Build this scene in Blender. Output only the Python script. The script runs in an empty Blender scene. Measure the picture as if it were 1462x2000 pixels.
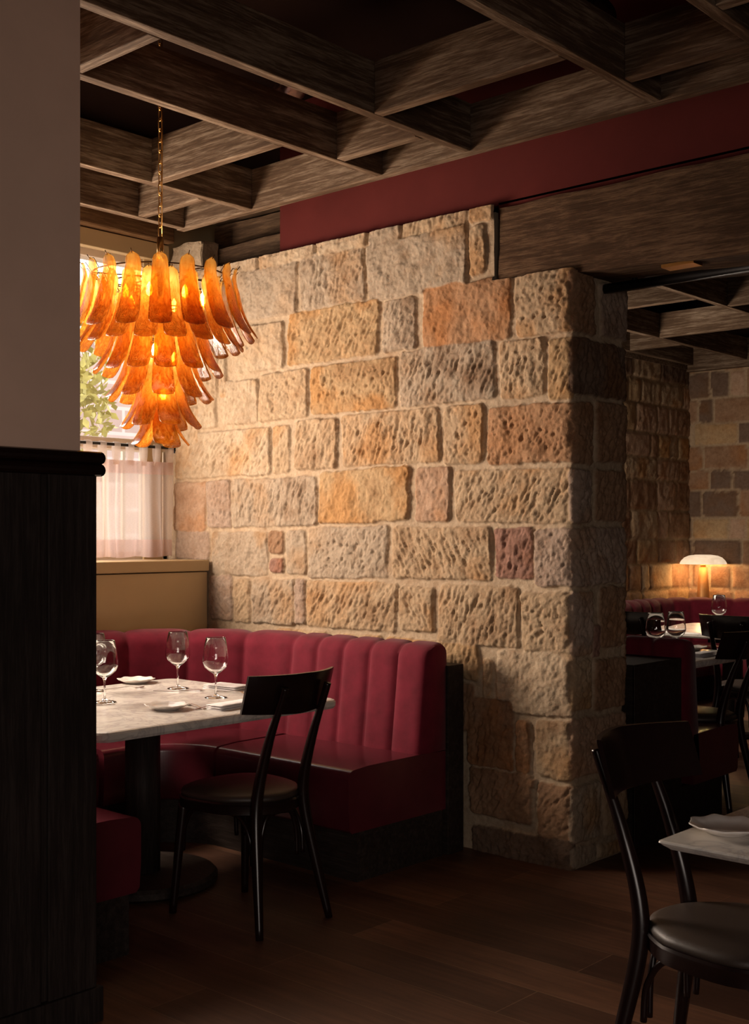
import bpy, math, random
import numpy as np
from mathutils import Vector
PI = math.pi
C = bpy.context.scene.collection
# ---------------------------------------------------------------- camera
FPX, CX, HY, CH = 2352.0, 731.0, 1045.0, 1.40
A0 = math.radians(42)
cam_d = bpy.data.cameras.new('camera'); cam = bpy.data.objects.new('camera', cam_d); C.objects.link(cam)
cam.location = (0, 0, CH); cam.rotation_euler = (PI/2, 0, A0)
cam_d.sensor_fit = 'VERTICAL'; cam_d.sensor_height = 36.0; cam_d.lens = FPX/2000*36
cam_d.shift_y = (HY-1000)/2000.0; cam_d.clip_start = 0.05; cam_d.clip_end = 200
bpy.context.scene.camera = cam
# ---------------------------------------------------------------- world, lights, exposure
sc = bpy.context.scene
sc.view_settings.view_transform = 'Standard'; sc.view_settings.look = 'None'
sc.view_settings.exposure = 0.0; sc.view_settings.gamma = 1.0; sc.view_settings.use_curve_mapping = False
w = bpy.data.worlds.new('world'); sc.world = w; w.use_nodes = True
bg = w.node_tree.nodes['Background']; bg.inputs[0].default_value = (1.0, 0.93, 0.88, 1); bg.inputs[1].default_value = 4.5
def area(name, loc, tgt, sx, sy, power, col, spread=PI):
    l = bpy.data.lights.new(name, 'AREA'); l.shape = 'RECTANGLE'; l.size = sx; l.size_y = sy
    l.energy = power; l.color = col; l.spread = spread
    o = bpy.data.objects.new(name, l); C.objects.link(o); o.location = loc
    o.rotation_euler = (Vector(tgt)-Vector(loc)).to_track_quat('-Z', 'Y').to_euler(); return o
def point(name, loc, power, col, r=0.03):
    l = bpy.data.lights.new(name, 'POINT'); l.energy = power; l.color = col; l.shadow_soft_size = r
    o = bpy.data.objects.new(name, l); C.objects.link(o); o.location = loc; return o
DAY = (1.0, 0.80, 0.63)
# daylight through the bay windows of the booth (just inside the glass)
area('window_daylight', (-5.34, 2.65, 1.80), (-3.1, 3.55, 1.85), 1.4, .65, 124, DAY)
# daylight through the window of the far room
area('far_window_daylight', (-5.34, 7.3, 1.8), (-3.5, 8.6, 1.75), 1.5, .9, 105, (1.0, 0.82, 0.66))
# daylight from the street front behind the camera
area('front_daylight', (1.6, -1.0, 1.3), (-2.0, 2.6, 0.5), 2.2, 1.0, 11, (1.0, 0.84, 0.74), math.radians(85))
sp = bpy.data.lights.new('pier_fill_spot', 'SPOT'); sp.energy = 22; sp.color = (1.0, .80, .66); sp.spot_size = math.radians(28); sp.spot_blend = .6; sp.shadow_soft_size = .05  # fill spot added only to brighten the left pier; no fixture stands for it
spo = bpy.data.objects.new('pier_fill_spot', sp); C.objects.link(spo); spo.location = (1.2, -.3, 1.9)
spo.rotation_euler = (Vector((-2.93, 1.45, 2.35))-Vector((1.2, -.3, 1.9))).to_track_quat('-Z', 'Y').to_euler()
# ---------------------------------------------------------------- helpers
def link(o, parent=None):
    C.objects.link(o)
    if parent: o.parent = parent
    return o
def mesh(name, vs, fs, mat, parent=None, smooth=False, loc=None, rot=None):
    me = bpy.data.meshes.new(name); me.from_pydata([tuple(v) for v in vs], [], fs); me.update()
    if smooth: me.polygons.foreach_set('use_smooth', [True]*len(me.polygons))
    if mat: me.materials.append(mat)
    o = bpy.data.objects.new(name, me)
    if loc: o.location = loc
    if rot: o.rotation_euler = rot
    return link(o, parent)
def tag(o, label=None, cat=None, group=None, kind=None):
    if label: o['label'] = label
    if cat: o['category'] = cat
    if group: o['group'] = group
    if kind: o['kind'] = kind
    return o
def thing(name, label, cat, loc=(0, 0, 0), rz=0, group=None):
    o = bpy.data.objects.new(name, None); C.objects.link(o); o.location = loc; o.rotation_euler = (0, 0, rz)
    o.empty_display_size = 0.1
    return tag(o, label, cat, group)
def dup(root, loc, rz=None, label=None, group=None):
    kids = {}
    for ob in bpy.data.objects:
        if ob.parent: kids.setdefault(ob.parent.name, []).append(ob)
    r = root.copy(); C.objects.link(r); r.location = loc
    if rz is not None: r.rotation_euler = (0, 0, rz)
    if label: r['label'] = label
    if group: r['group'] = group
    for ch in kids.get(root.name, []):
        c = ch.copy(); C.objects.link(c); c.parent = r
        for g in kids.get(ch.name, []):
            d = g.copy(); C.objects.link(d); d.parent = c
    return r
class MB:
    def __init__(s): s.v = []; s.f = []
    def box(s, a, b):
        n = len(s.v); x0, y0, z0 = a; x1, y1, z1 = b
        s.v += [(x0,y0,z0),(x1,y0,z0),(x1,y1,z0),(x0,y1,z0),(x0,y0,z1),(x1,y0,z1),(x1,y1,z1),(x0,y1,z1)]
        s.f += [tuple(n+i for i in q) for q in ((0,3,2,1),(4,5,6,7),(0,1,5,4),(1,2,6,5),(2,3,7,6),(3,0,4,7))]
        return s
    def lathe(s, prof, seg=32, c=(0, 0, 0), mod=None):
        n = len(s.v); m = len(prof)
        for i in range(seg):
            a = 2*PI*i/seg
            for r, z in prof:
                k = mod(a, r, z) if mod else (r, z)
                s.v.append((c[0]+k[0]*math.cos(a), c[1]+k[0]*math.sin(a), c[2]+k[1]))
        for i in range(seg):
            j = (i+1) % seg
            for q in range(m-1):
                s.f.append((n+i*m+q, n+j*m+q, n+j*m+q+1, n+i*m+q+1))
        return s
    def tube(s, pts, r, seg=8, flat=None, cap=True, closed=False):
        pts = [Vector(p) for p in pts]; n = len(s.v); N = len(pts)
        up = Vector((0, 0, 1)); prev = None
        for i, p in enumerate(pts):
            if closed: t = pts[(i+1) % N]-pts[i-1]
            else: t = pts[min(i+1, N-1)]-pts[max(i-1, 0)]
            t.normalize()
            if prev is None:
                ref = up if abs(t.z) < .9 else Vector((1, 0, 0))
                b = t.cross(ref).normalized()
            else:
                b = (prev - t*prev.dot(t)).normalized()
            prev = b; c = t.cross(b)
            rr = r[i] if isinstance(r, (list, tuple)) else r
            for k in range(seg):
                a = 2*PI*k/seg
                f2 = flat if flat else 1
                s.v.append(tuple(p+b*math.cos(a)*rr+c*math.sin(a)*rr*f2))
        for i in range(N if closed else N-1):
            j = (i+1) % N
            for k in range(seg):
                l = (k+1) % seg
                s.f.append((n+i*seg+k, n+i*seg+l, n+j*seg+l, n+j*seg+k))
        if cap and not closed:
            s.f.append(tuple(n+k for k in reversed(range(seg)))); s.f.append(tuple(n+(N-1)*seg+k for k in range(seg)))
        return s
    def build(s, name, mat, parent=None, smooth=False, loc=None, bevel=0, bseg=2, rot=None):
        o = mesh(name, s.v, s.f, mat, parent, smooth, loc, rot)
        if bevel:
            m = o.modifiers.new('bevel', 'BEVEL'); m.width = bevel; m.segments = bseg; m.limit_method = 'ANGLE'
        return o
def crv(pts, n=8):   # catmull-rom
    P = [Vector(p) for p in pts]; P = [2*P[0]-P[1]]+P+[2*P[-1]-P[-2]]; out = []
    for i in range(1, len(P)-2):
        for k in range(n):
            t = k/n; a, b, c, d = P[i-1:i+3]
            out.append(0.5*((2*b)+(c-a)*t+(2*a-5*b+4*c-d)*t*t+(3*b-a-3*c+d)*t**3))
    out.append(P[-2]); return out
# ---------------------------------------------------------------- materials
def newmat(name):
    m = bpy.data.materials.new(name); m.use_nodes = True; nt = m.node_tree
    return m, nt, nt.nodes['Principled BSDF']
def N(nt, t, **kw):
    n = nt.nodes.new(t)
    for k, v in kw.items():
        if hasattr(n, k): setattr(n, k, v)
        else: n.inputs[k.replace('_', ' ')].default_value = v
    return n
def ramp(nt, fac, stops):
    r = nt.nodes.new('ShaderNodeValToRGB'); e = r.color_ramp.elements
    e[0].position = stops[0][0]; e[0].color = (*stops[0][1], 1); e[1].position = stops[-1][0]; e[1].color = (*stops[-1][1], 1)
    for p, c in stops[1:-1]:
        x = e.new(p); x.color = (*c, 1)
    nt.links.new(fac, r.inputs[0]); return r.outputs[0]
def mapped(nt, scale=(1, 1, 1), rot=(0, 0, 0), coord='Object'):
    tc = nt.nodes.new('ShaderNodeTexCoord'); mp = nt.nodes.new('ShaderNodeMapping')
    mp.inputs['Scale'].default_value = scale; mp.inputs['Rotation'].default_value = rot
    nt.links.new(tc.outputs[coord], mp.inputs[0]); return mp.outputs[0]
def noise(nt, vec, sc=5, det=4, rough=.55, dist=0):
    n = N(nt, 'ShaderNodeTexNoise'); n.inputs['Scale'].default_value = sc; n.inputs['Detail'].default_value = det
    n.inputs['Roughness'].default_value = rough; n.inputs['Distortion'].default_value = dist
    nt.links.new(vec, n.inputs['Vector']); return n.outputs[0]
def bump(nt, b, h, strength=.3, dist=.01, prev=None):
    n = nt.nodes.new('ShaderNodeBump'); n.inputs['Strength'].default_value = strength; n.inputs['Distance'].default_value = dist
    nt.links.new(h, n.inputs['Height'])
    if prev: nt.links.new(prev, n.inputs['Normal'])
    nt.links.new(n.outputs[0], b.inputs['Normal']); return n.outputs[0]
def plain(name, col, rough=.5, metal=0, nscale=20, namt=.12, bmp=.05, sheen=0, spec=.5, coat=0):
    m, nt, b = newmat(name)
    v = mapped(nt); n = noise(nt, v, nscale, 4)
    lo = tuple(c*(1-namt) for c in col); hi = tuple(min(1, c*(1+namt)) for c in col)
    nt.links.new(ramp(nt, n, [(.3, lo), (.7, hi)]), b.inputs['Base Color'])
    b.inputs['Roughness'].default_value = rough; b.inputs['Metallic'].default_value = metal
    b.inputs['Specular IOR Level'].default_value = spec; b.inputs['Coat Weight'].default_value = coat
    b.inputs['Sheen Weight'].default_value = sheen
    if bmp: bump(nt, b, n, bmp, .002)
    return m
def wood(name, axis, lo, mid, hi, rough=.6, sc=1.0, b_=.4, spec=.15):
    m, nt, b = newmat(name)
    s = [26*sc]*3; s[axis] = 1.5*sc
    v = mapped(nt, tuple(s)); n = noise(nt, v, 1.6, 8, .75, .25)
    s2 = [120*sc]*3; s2[axis] = 9*sc
    n2 = noise(nt, mapped(nt, tuple(s2)), 1.5, 4, .6)
    n3 = noise(nt, mapped(nt, (1, 1, 1)), 2.3*sc, 3)
    mx = N(nt, 'ShaderNodeMath', operation='MULTIPLY_ADD'); mx.inputs[1].default_value = .35
    nt.links.new(n2, mx.inputs[0]); nt.links.new(n, mx.inputs[2])
    m2 = N(nt, 'ShaderNodeMath', operation='MULTIPLY_ADD'); m2.inputs[1].default_value = .30
    nt.links.new(n3, m2.inputs[0]); nt.links.new(mx.outputs[0], m2.inputs[2])
    nt.links.new(ramp(nt, m2.outputs[0], [(.50, lo), (.80, mid), (1.08, hi)]), b.inputs['Base Color'])
    b.inputs['Roughness'].default_value = rough; b.inputs['Specular IOR Level'].default_value = spec
    bump(nt, b, mx.outputs[0], b_, .006)
    return m
OLD = ((.026, .014, .009), (.095, .058, .034), (.27, .20, .14))
joist_x = wood('aged_timber_x', 0, *OLD, rough=.75)
joist_y = wood('aged_timber_y', 1, *OLD, rough=.75)
lintel_m = wood('old_lintel', 0, (.025, .012, .006), (.070, .037, .019), (.17, .10, .055), .85, 1.6, 1.0)
chair_m = plain('chair_lacquer', (.012, .005, .0045), .26, nscale=30, bmp=.02, spec=.45)
oak_x = wood('smoked_oak', 2, (.010, .007, .006), (.022, .016, .014), (.04, .030, .027), .55, 1.2, .25)
oak_h = wood('smoked_oak_flat', 0, (.010, .007, .006), (.024, .017, .014), (.045, .033, .028), .5, 1.2, .25)
pad_m = plain('black_leather', (.035, .023, .017), .5, nscale=200, bmp=.15, spec=.5)
velvet = plain('burgundy_velvet', (.125, .009, .020), .85, nscale=14, namt=.2, bmp=.04, sheen=.08, spec=.12)
leather = plain('oxblood_leather', (.095, .012, .020), .27, nscale=7, namt=.15, bmp=.22, spec=.7)
brass = plain('brass', (.62, .36, .12), .3, 1, bmp=.02)
darkmet = plain('black_metal', (.01, .008, .008), .35, .6, bmp=0)
steel = plain('polished_cutlery', (.72, .68, .64), .14, 1, bmp=0)
ceramic = plain('white_ceramic', (.82, .77, .72), .2, namt=.02, bmp=0)
linen = plain('white_linen', (.84, .81, .81), .9, nscale=300, namt=.04, bmp=.2)
plaster = plain('taupe_plaster', (.78, .54, .42), .9, nscale=6, namt=.04, bmp=.03, spec=.2)
dimwall = plain('dark_brown_wall', (.05, .03, .025), .9, spec=.1)
cream = plain('cream_paint', (.50, .37, .20), .55, nscale=5, namt=.03, bmp=.02)
frame_m = plain('ivory_window_paint', (.72, .62, .50), .5, namt=.03, bmp=.01)
redpaint = plain('oxide_red_panel', (.080, .013, .011), .8, nscale=4, namt=.12, bmp=.03, spec=.1)
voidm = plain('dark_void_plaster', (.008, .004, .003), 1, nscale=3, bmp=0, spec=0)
foil = plain('wrinkled_foil', (.16, .07, .06), .25, .8, nscale=25, namt=.5, bmp=1.0)
def marble():
    m, nt, b = newmat('veined_marble')
    v = mapped(nt, (1, 1, 1)); n0 = noise(nt, v, 5, 6, .6, 1.4)
    d = N(nt, 'ShaderNodeMath', operation='SUBTRACT'); d.inputs[1].default_value = .5; nt.links.new(n0, d.inputs[0])
    a = N(nt, 'ShaderNodeMath', operation='ABSOLUTE'); nt.links.new(d.outputs[0], a.inputs[0])
    c1 = ramp(nt, a.outputs[0], [(0, (.50, .47, .45)), (.02, (.62, .585, .54)), (.07, (.72, .68, .62))])
    n1 = noise(nt, v, 14, 5, .6, .8)
    mx = N(nt, 'ShaderNodeMixRGB', blend_type='MULTIPLY'); mx.inputs[0].default_value = .55
    nt.links.new(c1, mx.inputs[1]); nt.links.new(ramp(nt, n1, [(.35, (.86, .84, .82)), (.55, (1, 1, 1))]), mx.inputs[2])
    nt.links.new(mx.outputs[0], b.inputs['Base Color']); b.inputs['Roughness'].default_value = .22
    return m
marble_m = marble()
def stone_mat(name):
    m, nt, b = newmat(name)
    at = N(nt, 'ShaderNodeAttribute'); at.attribute_name = 'Col'
    v = mapped(nt)
    n = noise(nt, v, 7, 6, .6, .3); n2 = noise(nt, v, 120, 4, .7); n3 = noise(nt, v, 38, 5, .65)
    mx = N(nt, 'ShaderNodeMixRGB', blend_type='MULTIPLY'); mx.inputs[0].default_value = .75
    nt.links.new(at.outputs['Color'], mx.inputs[1])
    nt.links.new(ramp(nt, n, [(.25, (.72, .60, .50)), (.5, (1, 1, 1)), (.8, (1.0, 1.0, 1.0))]), mx.inputs[2])
    m2 = N(nt, 'ShaderNodeMixRGB', blend_type='MULTIPLY'); m2.inputs[0].default_value = .75
    nt.links.new(mx.outputs[0], m2.inputs[1]); nt.links.new(ramp(nt, n3, [(.3, (.7, .66, .62)), (.62, (1.05, 1.05, 1.05))]), m2.inputs[2])
    nt.links.new(m2.outputs[0], b.inputs['Base Color'])
    b.inputs['Roughness'].default_value = .92; b.inputs['Specular IOR Level'].default_value = .15
    p = bump(nt, b, n2, .55, .003)
    bump(nt, b, n3, .7, .008, p)
    return m
stone_m = stone_mat('sandstone')
def floor_mat():
    m, nt, b = newmat('dark_plank_floor')
    br = nt.nodes.new('ShaderNodeTexBrick'); v = mapped(nt, (1, 1, 1))
    nt.links.new(v, br.inputs['Vector']); br.offset = .37; br.offset_frequency = 2
    for k, val in (('Scale', 1), ('Mortar Size', .0018), ('Brick Width', 2.1), ('Row Height', .22), ('Mortar Smooth', .2), ('Bias', 0)):
        br.inputs[k].default_value = val
    br.inputs['Color1'].default_value = (.07, .030, .017, 1); br.inputs['Color2'].default_value = (.17, .08, .045, 1); br.inputs['Mortar'].default_value = (.22, .13, .08, 1)
    n = noise(nt, mapped(nt, (1.2, 16, 16)), 2, 6, .65, .5)
    n4 = noise(nt, mapped(nt, (1, 1, 1)), 2.2, 3)
    mx = N(nt, 'ShaderNodeMixRGB', blend_type='MULTIPLY'); mx.inputs[0].default_value = .8
    nt.links.new(br.outputs['Color'], mx.inputs[1]); nt.links.new(ramp(nt, n, [(.3, (.45, .42, .4)), (.65, (1.2, 1.2, 1.2))]), mx.inputs[2])
    m2 = N(nt, 'ShaderNodeMixRGB', blend_type='MULTIPLY'); m2.inputs[0].default_value = .6
    nt.links.new(mx.outputs[0], m2.inputs[1]); nt.links.new(ramp(nt, n4, [(.35, (.5, .45, .42)), (.6, (1.1, 1.1, 1.1))]), m2.inputs[2])
    nt.links.new(m2.outputs[0], b.inputs['Base Color'])
    b.inputs['Roughness'].default_value = .5; b.inputs['Specular IOR Level'].default_value = .35
    bump(nt, b, n, .15, .002); return m
def amber(name, deep, pale):
    m, nt, b = newmat(name); nt.nodes.remove(b); out = nt.nodes['Material Output']
    v = mapped(nt); n = noise(nt, mapped(nt, (1, 1, .35)), 48, 5, .7, 1.6)
    sx = nt.nodes.new('ShaderNodeSeparateXYZ'); nt.links.new(v, sx.inputs[0])
    mr = N(nt, 'ShaderNodeMapRange'); mr.inputs[1].default_value = -.28; mr.inputs[2].default_value = 0.0; mr.inputs[3].default_value = -.42; mr.inputs[4].default_value = .10
    nt.links.new(sx.outputs['Z'], mr.inputs[0])
    ad = N(nt, 'ShaderNodeMath', operation='MULTIPLY_ADD'); ad.inputs[1].default_value = 1.6; nt.links.new(n, ad.inputs[0]); nt.links.new(mr.outputs[0], ad.inputs[2])
    col = ramp(nt, ad.outputs[0], [(.12, (.36, .155, .025)), (.40, deep), (.62, (.80, .51, .17)), (.95, pale)])
    t = nt.nodes.new('ShaderNodeBsdfTransparent'); tl = nt.nodes.new('ShaderNodeBsdfTranslucent'); g = nt.nodes.new('ShaderNodeBsdfGlossy')
    g.inputs['Roughness'].default_value = .08
    for x in (t, tl): nt.links.new(col, x.inputs[0])
    m1 = nt.nodes.new('ShaderNodeMixShader'); m1.inputs[0].default_value = .34
    nt.links.new(t.outputs[0], m1.inputs[1]); nt.links.new(tl.outputs[0], m1.inputs[2])
    lw = nt.nodes.new('ShaderNodeLayerWeight'); lw.inputs[0].default_value = .25
    bp = nt.nodes.new('ShaderNodeBump'); bp.inputs['Strength'].default_value = .6; bp.inputs['Distance'].default_value = .004
    nt.links.new(n, bp.inputs['Height'])
    for x in (g, tl, lw): nt.links.new(bp.outputs[0], x.inputs['Normal'])
    mm = N(nt, 'ShaderNodeMath', operation='MULTIPLY'); mm.inputs[1].default_value = .16; nt.links.new(lw.outputs['Fresnel'], mm.inputs[0])
    m2 = nt.nodes.new('ShaderNodeMixShader'); nt.links.new(mm.outputs[0], m2.inputs[0])
    nt.links.new(m1.outputs[0], m2.inputs[1]); nt.links.new(g.outputs[0], m2.inputs[2]); nt.links.new(m2.outputs[0], out.inputs[0])
    return m
amber_m = amber('amber_glass', (.60, .31, .075), (.95, .76, .40))
def glass(name, col=(1, 1, 1), ior=1.45):
    m, nt, b = newmat(name); v = mapped(nt); n = noise(nt, v, 3, 1)
    nt.links.new(ramp(nt, n, [(0, col), (1, col)]), b.inputs['Base Color'])
    b.inputs['Transmission Weight'].default_value = 1; b.inputs['Roughness'].default_value = 0; b.inputs['IOR'].default_value = ior
    return m
wine_m = glass('clear_crystal')
def pane_mat():
    m, nt, b = newmat('window_glass'); nt.nodes.remove(b); out = nt.nodes['Material Output']
    t = nt.nodes.new('ShaderNodeBsdfTransparent'); g = nt.nodes.new('ShaderNodeBsdfGlossy'); g.inputs['Roughness'].default_value = .01
    t.inputs[0].default_value = (.95, .95, .95, 1)
    mx = nt.nodes.new('ShaderNodeMixShader'); mx.inputs[0].default_value = .06
    nt.links.new(t.outputs[0], mx.inputs[1]); nt.links.new(g.outputs[0], mx.inputs[2]); nt.links.new(mx.outputs[0], out.inputs[0]); return m
pane_m = pane_mat()
def sheer(name, col, tr):
    m, nt, b = newmat(name); nt.nodes.remove(b); out = nt.nodes['Material Output']
    v = mapped(nt, (1, 60, 400)); n = noise(nt, v, 1.5, 3)
    c = ramp(nt, n, [(.3, tuple(x*.85 for x in col)), (.7, col)])
    t = nt.nodes.new('ShaderNodeBsdfTransparent'); tl = nt.nodes.new('ShaderNodeBsdfTranslucent'); d = nt.nodes.new('ShaderNodeBsdfDiffuse')
    nt.links.new(c, tl.inputs[0]); nt.links.new(c, d.inputs[0]); t.inputs[0].default_value = (1, .95, .92, 1)
    a = nt.nodes.new('ShaderNodeMixShader'); a.inputs[0].default_value = .35; nt.links.new(tl.outputs[0], a.inputs[1]); nt.links.new(d.outputs[0], a.inputs[2])
    e = nt.nodes.new('ShaderNodeMixShader'); e.inputs[0].default_value = 1-tr; nt.links.new(t.outputs[0], e.inputs[1]); nt.links.new(a.outputs[0], e.inputs[2])
    nt.links.new(e.outputs[0], out.inputs[0]); return m
sheer_m = sheer('sheer_linen', (.96, .86, .79), .34); hem_m = sheer('doubled_linen_hem', (.82, .62, .56), .12)
def emis(name, col, s):
    m, nt, b = newmat(name); v = mapped(nt); n = noise(nt, v, 16, 3, .5, 1)
    nt.links.new(ramp(nt, n, [(.35, tuple(c*.75 for c in col)), (.6, col)]), b.inputs['Emission Color']); b.inputs['Base Color'].default_value = (*col, 1)
    b.inputs['Emission Strength'].default_value = s; return m
# ---------------------------------------------------------------- shell
S = 'structure'
tag(MB().box((-5.7, -2.6, -.1), (3.2, 11.0, 0)).build('floor', floor_mat()), kind=S)
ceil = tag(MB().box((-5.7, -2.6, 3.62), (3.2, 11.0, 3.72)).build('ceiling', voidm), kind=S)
# 2-D value noise for the masonry relief
def vnoise(x, y, seed=0):
    r = np.random.RandomState(seed); T = r.rand(256, 256)
    xi = np.floor(x).astype(int); yi = np.floor(y).astype(int); fx = x-xi; fy = y-yi
    fx = fx*fx*(3-2*fx); fy = fy*fy*(3-2*fy); xi &= 255; yi &= 255; x1 = (xi+1) & 255; y1 = (yi+1) & 255
    return (T[xi, yi]*(1-fx)+T[x1, yi]*fx)*(1-fy)+(T[xi, y1]*(1-fx)+T[x1, y1]*fx)*fy
def fbm(x, y, seed=0, o=4):
    s = 0; a = .5
    for i in range(o): s = s+a*vnoise(x*2**i, y*2**i, seed+i); a *= .5
    return s/(1-.5**o)
def stone_surface(name, pos, U, Z, res, stones, mortar, seed=1, top=None, relief=.022, pick=.009, kind=S, wob=.010):
    nu = int(U/res)+1; nz = int(Z/res)+1
    u, z = np.meshgrid(np.linspace(0, U, nu), np.linspace(0, Z, nz), indexing='ij')
    h = (fbm(u*9, z*9, seed+50, 3)-.5)*.010+(fbm(u*60, z*60, seed+52, 2)-.5)*.003; col = np.zeros((nu, nz, 3)); mt = np.array(mortar)
    col[:] = mt*(.9+.2*fbm(u*6, z*6, seed+60)[..., None])
    wu = (fbm(u*11, z*11, seed+3)-.5)*2*wob+(fbm(u*45, z*45, seed+5)-.5)*wob; wz = (fbm(u*11, z*11, seed+13)-.5)*2*wob+(fbm(u*45, z*45, seed+15)-.5)*wob
    rs = random.Random(seed)
    for (u0, u1, z0, z1, c) in stones:
        i0 = max(0, int((u0-.03)/res)); i1 = min(nu, int((u1+.03)/res)+2); k0 = max(0, int((z0-.03)/res)); k1 = min(nz, int((z1+.03)/res)+2)
        if i1 <= i0 or k1 <= k0: continue
        a = u[i0:i1, k0:k1]; b = z[i0:i1, k0:k1]
        sk = rs.uniform(-.04, .04); sk2 = rs.uniform(-.05, .05)
        x = a+wu[i0:i1, k0:k1]-(u0+u1)/2+sk*(b-(z0+z1)/2); y = b+wz[i0:i1, k0:k1]-(z0+z1)/2+sk2*(a-(u0+u1)/2)*.4
        hx = (u1-u0)/2; hz = (z1-z0)/2; r = min(.024, hx*.6, hz*.6); hx += .006; hz += .006
        dx = np.abs(x)-(hx-r); dy = np.abs(y)-(hz-r)
        sd = np.sqrt(np.maximum(dx, 0)**2+np.maximum(dy, 0)**2)+np.minimum(np.maximum(dx, dy), 0)-r
        m = np.clip(-sd/.009, 0, 1); m = m*m*(3-2*m)
        bul = np.clip(-sd/.08, 0, 1)**.6
        th = math.radians(rs.choice([62, 70, 55, 118, 66, 75])); st = rs.choice([0, 1, 1, 1, 2])
        ca, sa = math.cos(th), math.sin(th); s = a*ca+b*sa; t = -a*sa+b*ca
        sdn = rs.randint(0, 9999)
        if st == 0: pk = np.clip(fbm(s*46, t*60, sdn, 2)-.55, 0, 1)*4.5
        elif st == 1: pk = np.clip(fbm(s*24, t*85, sdn, 2)-.47, 0, 1)*4.2
        else: pk = np.clip(np.abs(fbm(s*9, t*14, sdn, 4)-.5)*3, 0, 1)
        und = fbm(a*12, b*12, sdn+7, 4)-.5
        base = relief*(.65+.35*bul)+rs.uniform(-.004, .004)+und*.020-pick*pk*bul+(fbm(a*80, b*80, sdn+3, 2)-.5)*.009
        H = m*base; cur = h[i0:i1, k0:k1]
        h[i0:i1, k0:k1] = np.where(m > .02, cur*(1-m)+H, cur)
        c = np.array(c); v = fbm(a*5+3, b*5, sdn+9, 4); warm = np.array([1.0, .80, .60]); dk = np.array([.62, .50, .42])
        k = np.clip((v-.5)*3.4*rs.uniform(.4, 1.4), 0, 1)[..., None]; k2 = np.clip((.42-v)*3.5*rs.uniform(0, 1.1), 0, 1)[..., None]
        cc = c*(1-k)+c*warm*k; cc = cc*(1-k2)+cc*dk*k2
        mm = np.clip(m*1.6-.3, 0, 1)[..., None]; col[i0:i1, k0:k1] = col[i0:i1, k0:k1]*(1-mm)+cc*mm
    P, Nn = pos(u)          # base positions (x,y) and outward normals
    xyz = np.empty((nu, nz, 3)); xyz[..., 0] = P[0]+Nn[0]*h; xyz[..., 1] = P[1]+Nn[1]*h; xyz[..., 2] = z
    idx = np.arange(nu*nz).reshape(nu, nz)
    q = np.stack([idx[:-1, :-1], idx[1:, :-1], idx[1:, 1:], idx[:-1, 1:]], -1)
    if top is not None:
        keep = z[:-1, :-1] < top(u[:-1, :-1]); q = q[keep]
    else: q = q.reshape(-1, 4)
    me = bpy.data.meshes.new(name); nf = len(q)
    me.vertices.add(nu*nz); me.vertices.foreach_set('co', xyz.reshape(-1))
    me.loops.add(nf*4); me.loops.foreach_set('vertex_index', q.reshape(-1).astype(np.int32))
    me.polygons.add(nf); me.polygons.foreach_set('loop_start', np.arange(0, nf*4, 4, dtype=np.int32))
    me.polygons.foreach_set('loop_total', np.full(nf, 4, dtype=np.int32))
    me.update(calc_edges=True)
    at = me.color_attributes.new('Col', 'FLOAT_COLOR', 'POINT')
    rgba = np.ones((nu*nz, 4)); rgba[:, :3] = np.clip(col.reshape(-1, 3)*.85, 0, 1); at.data.foreach_set('color', rgba.reshape(-1))
    me.polygons.foreach_set('use_smooth', [True]*nf); me.materials.append(stone_m)
    o = bpy.data.objects.new(name, me); link(o); return tag(o, kind=kind) if kind else o
YW, XC, YB = 4.29, -2.75, 4.71
def rayxy(px):
    k = (px-CX)/FPX; return (-math.sin(A0)+k*math.cos(A0), math.cos(A0)+k*math.sin(A0))
def onY(px, py, Y):
    r = rayxy(px); d = Y/r[1]; return d*r[0], CH-(py-HY)/FPX*d
def onX(px, py, X):
    r = rayxy(px); d = X/r[0]; return d*r[1], CH-(py-HY)/FPX*d
BE = (.47, .345, .22); LB = (.50, .39, .27); GY = (.42, .335, .245); YL = (.47, .325, .18); OR = (.42, .245, .135); PK = (.46, .31, .21); BR = (.33, .20, .12); DK = (.18, .12, .085); RB = (.32, .18, .135); GP = (.41, .31, .24)
ms = [(120,315,75,245,GY),(330,545,12,205,GY),(560,892,-38,165,GY),(904,955,-70,98,BE),
 (100,270,270,425,LB),(288,592,208,388,YL),(610,718,182,355,GY),(745,1040,125,335,OR),(1060,1232,90,300,BE),
 (-20,40,490,620,LB),(60,183,460,605,LB),(190,352,430,592,BE),(365,652,396,563,YL),(668,988,342,533,GY),(1008,1155,320,515,BE),(1172,1232,315,520,YL),
 (-95,225,632,785,LB),(235,290,615,770,BE),(312,450,592,758,BE),(470,797,564,743,BE),(815,948,545,740,BE),(968,1232,542,738,OR),
 (-100,8,805,970,PK),(12,92,800,955,GP),(97,383,790,953,GY),(395,695,760,940,YL),(722,835,755,935,PK),(852,1232,762,940,BE),
 (-95,18,972,1065,GP),(30,215,972,1120,GY),(220,270,970,1045,BR),(226,270,1062,1108,RB),(282,345,968,1115,GY),(355,622,957,1128,GY),(640,972,957,1133,BE),(988,1115,960,1130,RB),(1122,1236,962,1158,GP),
 (20,95,1120,1270,GP),(102,155,1132,1280,BE),(165,308,1132,1285,GY),(312,343,1132,1285,GP),(350,652,1142,1303,BE),(665,780,1160,1308,BE),(800,1065,1157,1358,BE),(1080,1238,1180,1383,BE)]
def cpx(x, y): return 400+x/1.7405, 480+y/1.7405
PXS = []
for a, b, c, d, k in ms:
    x0, y0 = cpx(a, c); x1, y1 = cpx(b, d); PXS.append((x0, x1, y0, y1, k))
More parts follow.
